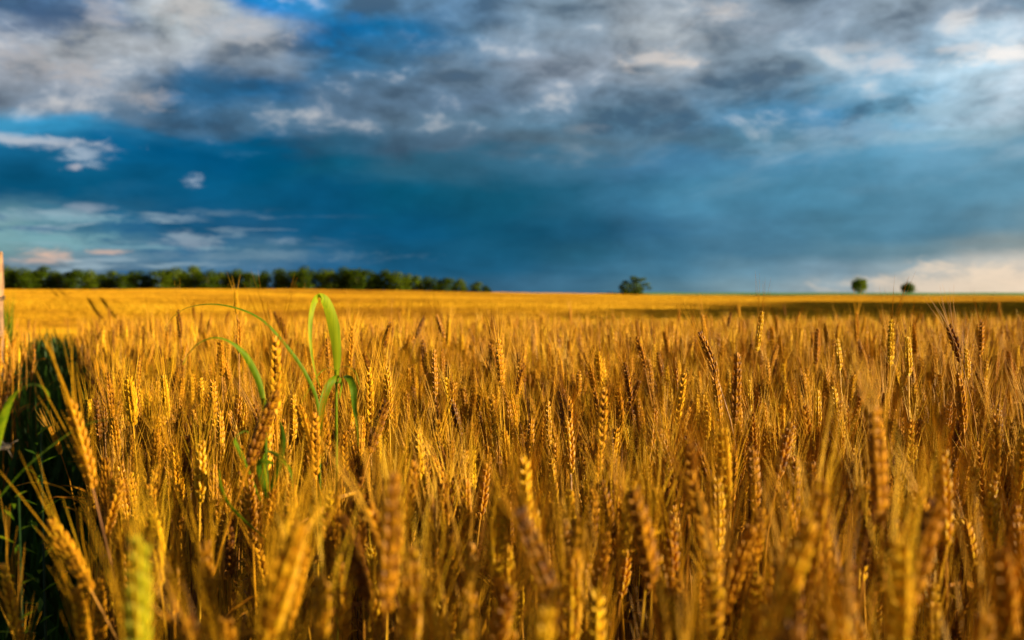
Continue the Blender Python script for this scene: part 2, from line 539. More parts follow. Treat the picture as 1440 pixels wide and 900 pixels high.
ysx = sorted(set([-3500, -1500, -600, -250, -100, -40, -15, -6, 0, 3, 6, 9, 11, 13, 15, 18, 22, 27, 33, 40, 50, 60, 70, 80, 90, 100] +
                 list(range(105, 600, 5)) + [620, 660, 720, 800, 950, 1200, 1600, 2200, 3000, 3900]))
xsx = sorted(set([-3900, -2500, -1500, -1000, -700] + list(range(-500, 501, 8)) + [-4, -2, -1, 1, 2, 4] + [700, 1000, 1500, 2500, 3900]))
gr = grid_mesh('ground', xsx, ysx, ground_z, M_SOIL)
tag(gr, kind='structure')

# green field beyond the ridge on the right
gxs = list(range(60, 900, 12))
gys = [400, 410, 420, 430] + list(range(440, 700, 10)) + [760, 900, 1200, 1800, 3000]
gf = grid_mesh('green_field', gxs, gys, lambda x, y: canopy(x, y) + 0.35, M_GREENFIELD)
tag(gf, kind='structure')


# ------------------------------------------------------------------ wheat plant
def kernel(mb, base, axis, side, L, W, mi, var):
    """one pointed husk: 6-sided, 5 rings"""
    axis = axis.normalized()
    a = axis.cross(side)
    if a.length < 1e-4: a = axis.cross(Vector((0, 0, 1)))
    a.normalize()
    c = axis.cross(a)
    prof = [(0, .35), (.22, .85), (.5, 1.0), (.78, .62), (1.0, .06)]
    n = 6
    verts, faces = [], []
    for t, r in prof:
        for k in range(n):
            q = 2 * math.pi * k / n
            verts.append(base + axis * (t * L) + (a * math.cos(q) * 0.8 + c * math.sin(q)) * (W * r * 0.5))
    for i in range(len(prof) - 1):
        for k in range(n):
            faces.append((i * n + k, i * n + (k + 1) % n, (i + 1) * n + (k + 1) % n, (i + 1) * n + k))
    mb.add(verts, faces, mi, var)


def make_plant(r, height, ear_len, nod, lean, full=True, awn_len=0.06, roll=None, leaves=2, width=1.0):
    """returns dict of MB parts: stem, ear, awns, leaf; base at the origin"""
    out = {'stem': MB(), 'ear': MB(), 'awns': MB(), 'leaf': []}
    var = r.uniform(0.15, 0.9)
    # stem path, leaning then nodding towards +x in its own frame
    sl = height - ear_len
    pts = []
    n = 12
    pos = Vector((0, 0, 0))
    ang_ = lean * 0.3
    pts.append(pos.copy())
    for i in range(n):
        t = (i + 1) / n
        ang_ = lean * (0.3 + 0.7 * t) + nod * max(0, (t - 0.72) / 0.28) ** 2 * 0.6
        pos = pos + Vector((math.sin(ang_), r.uniform(-.015, .015), math.cos(ang_))).normalized() * (sl / n)
        pts.append(pos.copy())
    rad = [0.0019 - 0.0008 * (i / n) for i in range(n + 1)]
    for i in (3, 7): rad[i] *= 1.45
    out['stem'].tube(pts, rad, 5 if full else 3, 0, var)
    # ear axis
    ns = 10 if full else 7
    ear_pts = [pos.copy()]
    a2 = ang_
    for i in range(ns):
        a2 += nod * 0.4 / ns
        ear_pts.append(ear_pts[-1] + Vector((math.sin(a2), 0, math.cos(a2))) * (ear_len / ns))
    if roll is None: roll = r.uniform(0, math.pi)

    def at(t):
        f = t * ns
        i = min(int(f), ns - 1)
        return ear_pts[i].lerp(ear_pts[i + 1], f - i), (ear_pts[i + 1] - ear_pts[i]).normalized()
    nsp = int(ear_len / 0.0046)
    E, A = out['ear'], out['awns']
    if full:
        E.tube(ear_pts, [0.0016] * (ns + 1), 4, 0, var)
        for i in range(nsp):
            t = (i + 0.3) / nsp * 0.95
            p, ax = at(t)
            s = 1 if i % 2 else -1
            x0 = ax.cross(Vector((math.sin(roll), math.cos(roll), 0.02))).normalized()
            y0 = ax.cross(x0)
            side = x0 * s
            taper = (0.72 + 0.28 * min(1, t * 5)) * (1.0 - 0.38 * max(0, (t - 0.55) / 0.45)) * width
            for kx, ky in ((1.0, 0.0), (0.75, 1.0), (0.75, -1.0)):
                d = (ax + side * (0.34 * kx + r.uniform(-.06, .06)) + y0 * (ky * 0.26 + r.uniform(-.06, .06))).normalized()
                bp = p + side * (0.0017 * kx * taper) + y0 * (ky * 0.0026 * taper)
                L = 0.0112 * taper * r.uniform(0.9, 1.1)
                W = 0.0054 * taper * r.uniform(0.88, 1.1)
                kv = min(1, max(0, var + r.uniform(-.22, .22)))
                kernel(E, bp, d, y0, L, W, 0, kv)
                if r.random() < (0.42 if ky != 0 else 0.2):
                    al = awn_len * r.uniform(0.65, 1.15) * (0.75 + 0.35 * (1 - abs(t - 0.5)))
                    p0 = bp + d * L * 0.9
                    d1 = (ax + side * r.uniform(.10, .30) + y0 * (ky * 0.12 + r.uniform(-.12, .12))).normalized()
                    d2 = (d1 + side * r.uniform(-.06, .16) + Vector((r.uniform(-.08, .08), r.uniform(-.08, .08), 0))).normalized()
                    p1 = p0 + d1 * al * 0.5
                    p2 = p1 + d2 * al * 0.5
                    A.tube([p0, p1, p2], [0.00042, 0.0003, 0.00010], 3, 0, kv, cap=False)
    else:
        # bumpy spike for the middle distance
        rings = 9
        verts, faces = [], []
        nn_ = 6
        for i in range(rings):
            t = i / (rings - 1)
            p, ax = at(min(t, 0.999))
            x0 = ax.cross(Vector((math.sin(roll), math.cos(roll), 0.02))).normalized()
            y0 = ax.cross(x0)
            rr = 0.0066 * (0.55 + 0.45 * min(1, t * 4)) * (1 - 0.75 * max(0, (t - 0.6) / 0.4)) * (1.15 if i % 2 else 0.72) * width
            for k in range(nn_):
                q = 2 * math.pi * k / nn_ + (0.5 if i % 2 else 0)
                verts.append(p + x0 * math.cos(q) * rr * 1.1 + y0 * math.sin(q) * rr * 0.85)
        for i in range(rings - 1):
            for k in range(nn_):
                faces.append((i * nn_ + k, i * nn_ + (k + 1) % nn_, (i + 1) * nn_ + (k + 1) % nn_, (i + 1) * nn_ + k))
        E.add(verts, faces, 0, var)
        for i in range(12):
            t = r.uniform(0.1, 0.98)
            p, ax = at(t)
            dd = Vector((r.uniform(-1, 1), r.uniform(-1, 1), 0)).normalized()
            p0 = p + dd * 0.004
            d1 = (ax + dd * r.uniform(.08, .32)).normalized()
            al = awn_len * r.uniform(0.8, 1.3)
            sd_ = d1.cross(Vector((r.uniform(-1, 1), r.uniform(-1, 1), 0.1))).normalized() * 0.0007
            A.add([p0 - sd_, p0 + sd_, p0 + d1 * al], [(0, 1, 2)], 0, min(1, max(0, var + r.uniform(-.2, .2))))
    # dry leaves
    for k in range(leaves):
        i0 = r.choice([5, 6, 8, 9]) if k else 9
        p = pts[i0].copy()
        h = r.uniform(0, 2 * math.pi)
        dr = Vector((math.cos(h), math.sin(h), 0))
        L = r.uniform(0.10, 0.22)
        segs = 6
        a3 = r.uniform(0.1, 0.5)
        curl = r.uniform(1.0, 2.6)
        tw = r.uniform(-2.5, 2.5)
        vs, fs = [], []
        for j in range(segs + 1):
            t = j / segs
            wd = (0.0045 if full else 0.004) * (1 - t) ** 0.6 * (0.5 + min(1, t * 5) * 0.5) + 0.0002
            aa = a3 + curl * t
            tang = dr * math.sin(aa) + Vector((0, 0, math.cos(aa)))
            sdv = Matrix.Rotation(tw * t, 3, tang) @ Vector((-dr.y, dr.x, 0))
            vs += [p - sdv * wd, p + sdv * wd]
            p = p + tang * (L / segs)
        for j in range(segs):
            fs.append((2 * j, 2 * j + 1, 2 * j + 3, 2 * j + 2))
        lm = MB()
        lm.add(vs, fs, 0, r.uniform(0.0, 0.9))
        out['leaf'].append(lm)
    return out


PARTM = [M_STEM, M_EAR, M_AWN, M_DRY]


def plant_join(parts):
    m = MB()
    for i, k in enumerate(('stem', 'ear', 'awns')):
        m.join(parts[k], i)
    for l in parts['leaf']: m.join(l, 3)
    return m


# ---- near variants
NV = 14
variants = []
for i in range(NV):
    variants.append(make_plant(rnd, rnd.uniform(0.80, 0.90), rnd.uniform(0.070, 0.098), rnd.choice([0.02, 0.05, 0.1, 0.2, 0.35]),
                               rnd.uniform(0.0, 0.06), True, rnd.uniform(0.052, 0.075), leaves=rnd.choice([1, 2, 2, 3]), width=rnd.uniform(0.9, 1.12)))

lib = bpy.data.collections.new('wheat_library')      # instanced shapes, not linked to the scene


def libobj(name, me):
    o = bpy.data.objects.new(name, me)
    lib.objects.link(o)
    return o


order = []
for i, p in enumerate(variants):
    order.append(libobj('wheat_a_%02d' % i, plant_join(p).mesh('wheat_plant', PARTM)))
NT = 6
for i in range(NT):                                   # tufts of ten stalks for the middle distance
    m = MB()
    for k in range(10):
        p = plant_join(make_plant(rnd, rnd.uniform(0.78, 0.92), rnd.uniform(0.07, 0.095), rnd.choice([0.05, 0.1, 0.3]), rnd.uniform(0, 0.06),
                                  False, 0.065, leaves=1))
        rot = Matrix.Rotation(rnd.uniform(0, 2 * math.pi), 3, 'Z')
        r_ = 0.15 * math.sqrt(rnd.random())
        h = rnd.uniform(0, 2 * math.pi)
        m.join(p, None, Vector((r_ * math.cos(h), r_ * math.sin(h), 0)), rot)
    order.append(libobj('wheat_b_%02d' % i, m.mesh('wheat_tuft', PARTM)))
NF = 5
for i in range(NF):                                   # 1 m patches of crop for the far side of the valley
    m = MB()
    for k in range(110):
        x, y = rnd.uniform(-.62, .62), rnd.uniform(-.62, .62)
        h = CH * rnd.uniform(0.84, 1.06)
        a = rnd.uniform(0, math.pi)
        dx, dy = math.cos(a) * 0.035, math.sin(a) * 0.035
        lx, ly = rnd.uniform(-.05, .05), rnd.uniform(-.05, .05)
        m.add([(x - dx, y - dy, 0), (x + dx, y + dy, 0), (x + lx + dx * 1.1, y + ly + dy * 1.1, h * .85), (x + lx, y + ly, h), (x + lx - dx * 1.1, y + ly - dy * 1.1, h * .85)],
              [(0, 1, 2, 3, 4)], 0, rnd.random())
    order.append(libobj('wheat_c_%02d' % i, m.mesh('wheat_patch', [M_FAR])))

# ------------------------------------------------------------------ wheat placement
def pix(x, y, z):
    """photo pixel of a world point"""
    d = Vector((x, y, z - EYE))
    yc = d.y * math.cos(PITCH) - d.z * math.sin(PITCH)
    zc = d.y * math.sin(PITCH) + d.z * math.cos(PITCH)
    if yc < 0.05: return None
    return 720 + FP * d.x / yc, 450 - FP * zc / yc


def world(px, row, dist):
    """a point at depth dist (along y) seen at a photo pixel; used to read positions off the photo"""
    u, v = (px - 720) / FP, (450 - row) / FP
    dy = math.cos(PITCH) + v * math.sin(PITCH)
    dz = -math.sin(PITCH) + v * math.cos(PITCH)
    k = dist / dy
    return Vector((u * k, dist, EYE + dz * k))


def in_crop(x, y):
    """left border of the crop, the trampled gap and the thin strip beyond it"""
    if y < 0.38 and abs(x) < 3: return 0
    e = -0.405 * y - 0.02 if y > 0.66 else -0.405 * y - 0.02 - (0.66 - y) * 1.0
    e -= 0.03 * min(6.0, max(0.0, y - 3.5)) * (y / 8 if y < 8 else 1)
    e += 0.03 * math.sin(y * 5.1)
    if x > e: return 1
    if y > 3.4 and x < e - 0.12 - 0.055 * y and x > e - 2.0: return 2
    return 0


STEP = 0.048
pts_near = []
yv = 0.0
while yv < 4.2:
    xv = -0.5 * yv - 1.2
    while xv < 0.56 * yv + 1.5:
        x = xv + rnd.uniform(-.5, .5) * STEP
        y = yv + rnd.uniform(-.5, .5) * STEP
        xv += STEP
        k = in_crop(x, y)
        if k == 0: continue
        if k == 2 and rnd.random() > 0.25: continue
        if math.hypot(x, y) < 0.46: continue
        # patchy stand
        if math.sin(x * 9.0 + 2 * math.sin(y * 5)) * math.sin(y * 7.3 + 1.0) > 0.55 and rnd.random() < 0.5: continue
        pts_near.append((x, y))
    yv += STEP
inst = []      # loc, rot, scale, idx
cand = []
for (x, y) in pts_near:
    d = math.hypot(x, y)
    if d > 0.9 and rnd.random() < 0.02:
        sc = rnd.uniform(1.07, 1.14)
    else:
        nr = max(0.0, min(1.0, (1.3 - d) / 0.8))
        sc = min(1.03 + 0.02 * nr, max(0.80, rnd.gauss(0.945 + 0.065 * nr, 0.058)))
    if d < 0.55: sc = min(sc, 1.02)
    if d < 1.0 and x < -0.30 * d: sc = min(sc, rnd.uniform(0.84, 0.96))
    rz = rnd.uniform(0, 2 * math.pi)
    tl = rnd.gauss(0, 0.026), rnd.gauss(0, 0.03)
    idx = rnd.randrange(NV)
    cand.append(((x, y, 0.0), (tl[0], tl[1], rz), sc, idx, d))
cand.sort(key=lambda c: c[4])
# ears that would stand in front of the plants and ears that show clearly in the photo: (px, row, half width px, half height px, depth)
CLEAR = [(116, 640, 30, 120, .9), (98, 770, 30, 60, .86), (192, 850, 44, 120, .62), (548, 760, 22, 90, .62), (1235, 655, 24, 80, .74),
         (1035, 545, 20, 60, 1.3), (1253, 480, 16, 60, 1.9), (1068, 465, 14, 60, 2.2),
         (470, 485, 42, 90, 1.32), (315, 500, 62, 60, 1.12), (60, 560, 70, 120, 1.25), (390, 640, 22, 40, 1.1)]


def blocks(c):
    for zq in (0.70, 0.76, 0.82):
        p = pix(c[0][0], c[0][1], zq * c[2])
        if p is None: return False
        for (cx, cy, hw, hh, cdp) in CLEAR:
            if c[0][1] < cdp + 0.03 and abs(p[0] - cx) < hw and abs(p[1] - cy) < hh: return True
    return False


cand = [c for c in cand if not blocks(c)]
things = []
for c in cand:
    topz = 0.80 * c[2]
    p = pix(c[0][0], c[0][1], topz)
    vis = p is not None and -20 < p[0] < 1460 and p[1] < 930
    if vis and len(things) < 288:
        things.append(c)
    else:
        inst.append((c[0], c[1], (c[2],) * 3, c[3]))

yv = 4.1
while yv < 24:
    st = 0.15 if yv < 11 else (0.19 if yv < 15 else 0.26)
    xv = -0.5 * yv - 1.6
    while xv < 0.57 * yv + 2.0:
        x = xv + rnd.uniform(-.5, .5) * st
        y = yv + rnd.uniform(-.5, .5) * st
        xv += st
        k = in_crop(x, y)
        if k == 0 or (k == 2 and rnd.random() > 0.3): continue
        s = min(1.0, max(0.82, rnd.gauss(0.93, 0.04)))
        inst.append(((x, y, float(ground_z(x, y))), (rnd.gauss(0, .04), rnd.gauss(0, .04), rnd.uniform(0, 6.28)), (s,) * 3, NV + rnd.randrange(NT)))
    yv += st
# tall single ears that stand above the rest further out
for k in range(60):
    y = rnd.uniform(2.2, 8.5)
    x = rnd.uniform(-0.40, 0.5) * y
    s = rnd.uniform(1.06, 1.16)
    inst.append(((x, y, 0), (rnd.gauss(0, .06), rnd.gauss(0, .06), rnd.uniform(0, 6.28)), (s,) * 3, rnd.randrange(NV)))

# far side: patches, with two wheel tracks (tramlines) left free
TQ = 0.89


def track(x, y):
    return (x + 60 + 0.51 * (y - 147)) * TQ


far = []
y = 23.0
cell = 0.95
while y < 400:
    lim = 0.58 * y + 8
    n = int(2 * lim / cell)
    xs_ = -lim + (np.arange(n) + rng.uniform(0.15, 0.85, n)) * cell
    ys_ = y + rng.uniform(-.4, .4, n) * cell
    far.append(np.stack([xs_, ys_], 1))
    y += cell * (1.0 if y > 90 else 1.1)
far = np.concatenate(far)
q = np.abs(track(far[:, 0], far[:, 1]))
keep = (q > 2.3) | (far[:, 1] < 70)
far = far[keep]
zf = ground_z(far[:, 0], far[:, 1])
nf = len(far)
f_loc = np.column_stack([far, zf])
f_rot = np.column_stack([np.zeros(nf), np.zeros(nf), rng.integers(0, 4, nf) * math.pi / 2])
f_scl = np.column_stack([np.ones(nf), np.ones(nf), rng.uniform(0.95, 1.05, nf)])
f_idx = rng.integers(NV + NT, NV + NT + NF, nf)
# fine tufts beside the wheel tracks
tt = []
for yy in np.arange(70, 400, 0.36):
    for qq in np.arange(-2.4, 2.4, 0.32):
        if 0.72 < abs(qq) < 1.30: continue
        tt.append((qq / TQ - 60 - 0.51 * (yy - 147) + rng.uniform(-.05, .05), yy + rng.uniform(-.1, .1)))
tt = np.array(tt)
zt = ground_z(tt[:, 0], tt[:, 1])
nt_ = len(tt)
f_loc = np.concatenate([f_loc, np.column_stack([tt, zt])])
f_rot = np.concatenate([f_rot, np.column_stack([np.zeros(nt_), np.zeros(nt_), rng.uniform(0, 6.28, nt_)])])
f_scl = np.concatenate([f_scl, np.column_stack([np.full(nt_, .30), np.full(nt_, .30), rng.uniform(.95, 1.05, nt_)])])
f_idx = np.concatenate([f_idx, rng.integers(NV + NT, NV + NT + NF, nt_)])

loc = np.concatenate([np.array([i[0] for i in inst]), f_loc])
rot = np.concatenate([np.array([i[1] for i in inst]), f_rot])
scl = np.concatenate([np.array([i[2] for i in inst]), f_scl])
idx = np.concatenate([np.array([i[3] for i in inst]), f_idx]).astype(np.int32)
print('instances', len(loc), 'near', len(inst), 'far', nf, 'track', nt_)

me = bpy.data.meshes.new('wheat_field')
me.vertices.add(len(loc))
me.vertices.foreach_set('co', loc.astype(np.float32).ravel())
for nm, arr in (('rot', rot), ('scl', scl)):
    a = me.attributes.new(nm, 'FLOAT_VECTOR', 'POINT')
    a.data.foreach_set('vector', arr.astype(np.float32).ravel())
a = me.attributes.new('idx', 'INT', 'POINT')
a.data.foreach_set('value', idx)
me.update()
wf = bpy.data.objects.new('wheat_field', me)
C.objects.link(wf)
tag(wf, 'ripe golden wheat crop filling the whole field to the horizon', 'wheat', kind='stuff')

ng = bpy.data.node_groups.new('scatter', 'GeometryNodeTree')
ng.interface.new_socket('Geometry', in_out='INPUT', socket_type='NodeSocketGeometry')
ng.interface.new_socket('Geometry', in_out='OUTPUT', socket_type='NodeSocketGeometry')
gi, go = ng.nodes.new('NodeGroupInput'), ng.nodes.new('NodeGroupOutput')
ci = ng.nodes.new('GeometryNodeCollectionInfo')
ci.inputs['Collection'].default_value = lib
ci.inputs['Separate Children'].default_value = True
ci.inputs['Reset Children'].default_value = True
iop = ng.nodes.new('GeometryNodeInstanceOnPoints')
iop.inputs['Pick Instance'].default_value = True


def named(nm, dt):
    n = ng.nodes.new('GeometryNodeInputNamedAttribute')
    n.data_type = dt
    n.inputs['Name'].default_value = nm
    return n.outputs['Attribute']


e2r = ng.nodes.new('FunctionNodeEulerToRotation')
ng.links.new(named('rot', 'FLOAT_VECTOR'), e2r.inputs[0])
ng.links.new(e2r.outputs[0], iop.inputs['Rotation'])
ng.links.new(named('scl', 'FLOAT_VECTOR'), iop.inputs['Scale'])
ng.links.new(named('idx', 'INT'), iop.inputs['Instance Index'])
ng.links.new(gi.outputs[0], iop.inputs['Points'])
ng.links.new(ci.outputs[0], iop.inputs['Instance'])
ng.links.new(iop.outputs[0], go.inputs[0])
md = wf.modifiers.new('scatter', 'NODES')
md.node_group = ng

# ------------------------------------------------------------------ individual wheat stalks (the nearest)
GRP = 'wheat stalks in the near rows'
pm = []
for p in variants:
    pm.append({k: p[k].mesh(k, [m]) for k, m in (('stem', M_STEM), ('ear', M_EAR), ('awns', M_AWN))})
    pm[-1]['leaf'] = [l.mesh('leaf', [M_DRY]) for l in p['leaf']]


def stalk(meshes, loc, rot, sc, label, group=GRP):
    t = empty('wheat_stalk', loc, rot)
    t.scale = (sc,) * 3
    tag(t, label, 'wheat stalk', group)
    o = {}
    for l in meshes['leaf']:
        ob = bpy.data.objects.new('leaf', l)
        C.objects.link(ob)
        ob.parent = t
    for k in ('stem', 'ear', 'awns'):
        ob = bpy.data.objects.new(k, meshes[k])
        C.objects.link(ob)
        ob.parent = o['ear'] if k == 'awns' else t
        o[k] = ob
    return t


COMMON = 'ripe golden wheat stalk with bearded ear among the near front rows'

# stalks with a look of their own: (px, row of the ear's middle, depth, ear length m, tilt deg (left +), label, green?)
HEROES = [
    (114, 622, 0.90, 0.084, 14, 'thick golden wheat ear tilting left with widely spread beard, beside the dark gap', False, 0.10, 0.085),
    (98, 778, 0.86, 0.072, 24, 'golden wheat ear bent far left low beside the dark gap', False, 0.5, 0.075),
    (192, 872, 0.50, 0.090, 0, 'blurred yellow-green wheat ear at the bottom left', True, 0.1, 0.06),
    (548, 760, 0.62, 0.090, -2, 'blurred upright wheat ear dark on one side, in the lower middle', False, 0.1, 0.06),
    (1235, 655, 0.74, 0.092, 2, 'dark shaded wheat ear rising above its neighbours on the right', False, 0.1, 0.06),
    (1035, 545, 1.30, 0.095, 0, 'tall upright wheat ear with a shaded left side, right of the middle', False, 0.08, 0.06),
    (990, 262 + 200, 3.0, 0.09, 4, 'tall wheat ear above the canopy below the lone bush', False, 0.1, 0.07),
    (1068, 465, 2.2, 0.09, -6, 'tall wheat ear with a high beard crossing the horizon on the right', False, 0.1, 0.10),
    (1253, 480, 1.9, 0.09, 0, 'broad dark wheat ear with tall beard below the smallest round tree', False, 0.05, 0.10),
    (332, 425, 3.1, 0.075, 2, 'dark slim wheat ear poking up through the long arching green leaf', False, 0.1, 0.06),
    (252, 455, 3.0, 0.09, 4, 'golden wheat ear standing high at the end of the long arching leaf', False, 0.1, 0.09),
    (370, 600, 1.05, 0.085, -18, 'golden wheat ear leaning right over the green leaves', False, 0.3, 0.06),
]
for (px, row, dd, el_, tilt, lab, green, nod, awl) in HEROES:
    c = world(px, row, dd)                                # middle of the ear
    h = c.z + el_ / 2
    tl = R(tilt)
    m = make_plant(rnd, h / max(0.3, math.cos(tl * 0.55)), el_, nod * 0.4, abs(tl) * 0.85, True, awl, roll=math.pi / 2 * rnd.choice([0.7, 1.0, 1.3]), leaves=1)
    # the ear's middle in the plant's own frame
    tip = Vector(m['stem'].v[-3])
    mid = sum((Vector(v) for v in m['ear'].v), Vector()) / len(m['ear'].v)
    rz = math.pi if tilt > 0 else 0.0
    rm = Matrix.Rotation(rz, 3, 'Z')
    off = rm @ mid
    s = c.z / mid.z
    ear_m = M_EARG if green else M_EAR
    meshes = {'stem': m['stem'].mesh('stem', [M_STEM]), 'ear': m['ear'].mesh('ear', [ear_m]), 'awns': m['awns'].mesh('awns', [M_AWN]),
              'leaf': [l.mesh('leaf', [M_DRY]) for l in m['leaf']]}
    t = stalk(meshes, (c.x - off.x * s, c.y - off.y * s, 0), (0, 0, rz), s, lab)

for (l, r_, sc, ix, d) in things:
    # keep clear of the hand-placed ones
    stalk(pm[ix], l, r_, sc, COMMON)


# ------------------------------------------------------------------ green reed-grass plants
def ribbon(mb, P, W, nrm, fold=0.25, mi=0, var=0.5, sub=5):
    """a leaf blade through points P with half-widths W; nrm gives the width direction at each point; V-folded along its midrib"""
    pts, ws, ns = [], [], []
    n = len(P)
    for i in range(n - 1):
        for j in range(sub):
            t = j / sub
            p0, p1, p2, p3 = P[max(i - 1, 0)], P[i], P[i + 1], P[min(i + 2, n - 1)]
            pts.append(0.5 * ((2 * p1) + (p2 - p0) * t + (2 * p0 - 5 * p1 + 4 * p2 - p3) * t * t + (3 * p1 - p0 - 3 * p2 + p3) * t ** 3))
            ws.append(W[i] * (1 - t) + W[i + 1] * t)
            ns.append(nrm[i].lerp(nrm[i + 1], t).normalized())
    pts.append(P[-1]); ws.append(W[-1]); ns.append(nrm[-1].normalized())
    vs, fs = [], []
    for i, p in enumerate(pts):
        tg = (pts[min(i + 1, len(pts) - 1)] - pts[max(i - 1, 0)]).normalized()
        s = (ns[i] - tg * ns[i].dot(tg)).normalized()
        up = tg.cross(s)
        vs += [p - s * ws[i] + up * ws[i] * fold, p - s * ws[i] * 0.5 + up * ws[i] * fold * 0.35, p,
               p + s * ws[i] * 0.5 + up * ws[i] * fold * 0.35, p + s * ws[i] + up * ws[i] * fold]
    for i in range(len(pts) - 1):
        for k in range(4):
            a = i * 5 + k
            fs.append((a, a + 1, a + 6, a + 5))
    mb.add(vs, fs, mi, var)


def leaf(parent, pix_pts, widths, dirs, name='leaf', var=0.5, fold=0.3, mat=None):
    """pix_pts: (px, row, depth)"""
    P = [world(*p) for p in pix_pts]
    m = MB()
    ribbon(m, P, [x / 2 * 0.74 for x in widths], [Vector(d) for d in dirs], fold, 0, var)
    for k in range(len(m.v)):                            # into the parent's frame
        m.v[k] = tuple(Vector(m.v[k]) - parent.location)
    return m.build(name, mat or M_GRASS, parent, True)


def reed_stem(parent, pts, r0, r1):
    P = [world(*p) if len(p) == 3 and p[2] > 0 else Vector(p[1:]) for p in pts]
    P = [p - parent.location for p in P]
    m = MB()
    n = len(P)
    m.tube(P, [r0 + (r1 - r0) * i / (n - 1) for i in range(n)], 8, 0, 0.6)
    return m.build('stem', M_GRASS, parent, True)


d0 = 1.30
bx = world(468, 600, d0).x
rp = empty('reed_grass', (bx, d0, 0))
tag(rp, 'tall green grass plant whose folded broad leaf rises highest above the wheat', 'grass plant', 'green grass plants in the wheat')
o = Vector
reed_stem(rp, [(474, 700, d0), (473, 640, d0), (473, 575, d0), (473, 520, d0)], 0.0022, 0.0016)
st = MB(); st.tube([Vector((0, 0, 0)), world(474, 700, d0) - rp.location], [0.003, 0.0022], 8, 0, 0.5); st.build('stem', M_GRASS, rp, True)
XD, YD, ZD = (1, 0, 0), (0, 1, 0), (0, 0, 1)
# broad folded leaf
leaf(rp, [(473, 535, d0), (474, 500, d0), (470, 462, d0), (464, 437, d0 - .005), (458, 423, d0 - .012), (450, 417.5, d0 - .02), (443, 422, d0 - .028), (438, 438, d0 - .035), (436, 460, d0 - .04), (437, 488, d0 - .045), (442, 518, d0 - .05), (450, 545, d0 - .05)],
     [.005, .015, .0205, .0195, .0180, .0160, .0135, .0105, .0080, .0055, .0028, .0006],
     [(1, .25, 0), (1, .15, 0), (1, .25, 0), (.9, .5, .2), (.7, .8, .3), (.4, 1, .2), (.5, .9, 0), (.6, .7, -.1), (.7, .6, 0), (.7, .6, 0), (.8, .5, 0), XD], var=0.8, fold=0.16)
# lower broad leaf bending to both sides
leaf(rp, [(478, 560, d0), (481, 540, d0), (474, 531, d0 - .01), (463, 540, d0 - .02), (455, 562, d0 - .03), (451, 592, d0 - .035), (450, 622, d0 - .03), (452, 645, d0 - .03)],
     [.004, .008, .012, .0145, .0130, .0095, .005, .0008],
     [(.3, .9, 0), (.3, .9, .2), (.3, .8, -.4), (.7, .5, -.5), (.9, .3, -.2), (.95, .2, 0), XD, XD], var=0.35, fold=0.3)
leaf(rp, [(472, 545, d0 + .01), (482, 531, d0 + .01), (491, 533, d0), (497, 548, d0 - .01), (499, 575, d0 - .01), (503, 600, d0 - .01), (504, 628, d0 - .01)],
     [.003, .009, .013, .0125, .0085, .0045, .0008],
     [(.3, .9, 0), (.3, .9, .2), (.7, .6, .5), (.9, .3, .2), XD, XD, XD], var=0.5, fold=0.3)
# thin stray leaf
leaf(rp, [(473, 522, d0), (462, 517, d0 - .02), (448, 526, d0 - .04), (434, 548, d0 - .05), (424, 566, d0 - .05)], [.002, .003, .003, .002, .0005], [YD, YD, (.3, 1, 0), (.3, 1, 0), XD], var=0.3)
leaf(rp, [(473, 522, d0), (485, 515, d0 - .02), (500, 524, d0 - .04), (506, 545, d0 - .04)], [.002, .003, .002, .0004], [YD, YD, (.3, 1, 0), XD], var=0.95)

# the long arching leaf springs from a plant a little further left
bx = world(448, 600, 1.38).x
rp2 = empty('reed_grass', (bx, 1.38, 0))
tag(rp2, 'green grass plant whose long thin leaf arches far to the left over the wheat', 'grass plant', 'green grass plants in the wheat')
st = MB(); st.tube([Vector((0, 0, 0)), world(450, 700, 1.38) - rp2.location, world(449, 580, 1.38) - rp2.location], [0.003, 0.0022, .0015], 8, 0, 0.5); st.build('stem', M_GRASS, rp2, True)
leaf(rp2, [(449, 590, 1.38), (444, 556, 1.38), (425, 517, 1.37), (398, 480, 1.36), (368, 449, 1.35), (334, 433, 1.34), (296, 427, 1.33), (262, 433, 1.32), (240, 449, 1.32), (228, 470, 1.32)],
     [.003, .0065, .0072, .0062, .0068, .0075, .0065, .0045, .0025, .0006],
     [(1, .3, 0), (.9, .4, .3), (.8, .5, .4), (.6, .6, .5), (.3, .9, .3), (.1, 1, .3), (0, 1, .3), (-.1, 1, .3), (-.3, .9, .3), (-.5, .8, .3)], var=0.65, fold=0.25)

bx = world(374, 700, 1.15).x
rp3 = empty('reed_grass', (bx, 1.15, 0))
tag(rp3, 'green grass plant with one arching leaf drooping into the wheat and dark leaves low inside', 'grass plant', 'green grass plants in the wheat')
st = MB(); st.tube([Vector((0, 0, 0)), world(376, 700, 1.15) - rp3.location, world(372, 560, 1.15) - rp3.location], [0.003, 0.0022, .0015], 8, 0, 0.5); st.build('stem', M_GRASS, rp3, True)
leaf(rp3, [(372, 590, 1.15), (369, 556, 1.15), (361, 528, 1.15), (346, 500, 1.14), (326, 481, 1.13), (303, 474, 1.12), (281, 481, 1.11), (265, 497, 1.10), (257, 514, 1.10)],
     [.003, .0085, .0105, .0100, .0070, .0055, .0052, .0036, .0006],
     [(1, .3, 0), (.95, .3, .1), (.8, .4, .3), (.6, .6, .4), (.2, .9, .3), (0, 1, .3), (-.2, .9, .3), (-.4, .9, .3), XD], var=0.2, fold=0.4)
leaf(rp3, [(376, 700, 1.15), (390, 660, 1.14), (398, 620, 1.13), (393, 590, 1.13)], [.004, .010, .009, .001], [XD, XD, XD, XD], var=0.0)
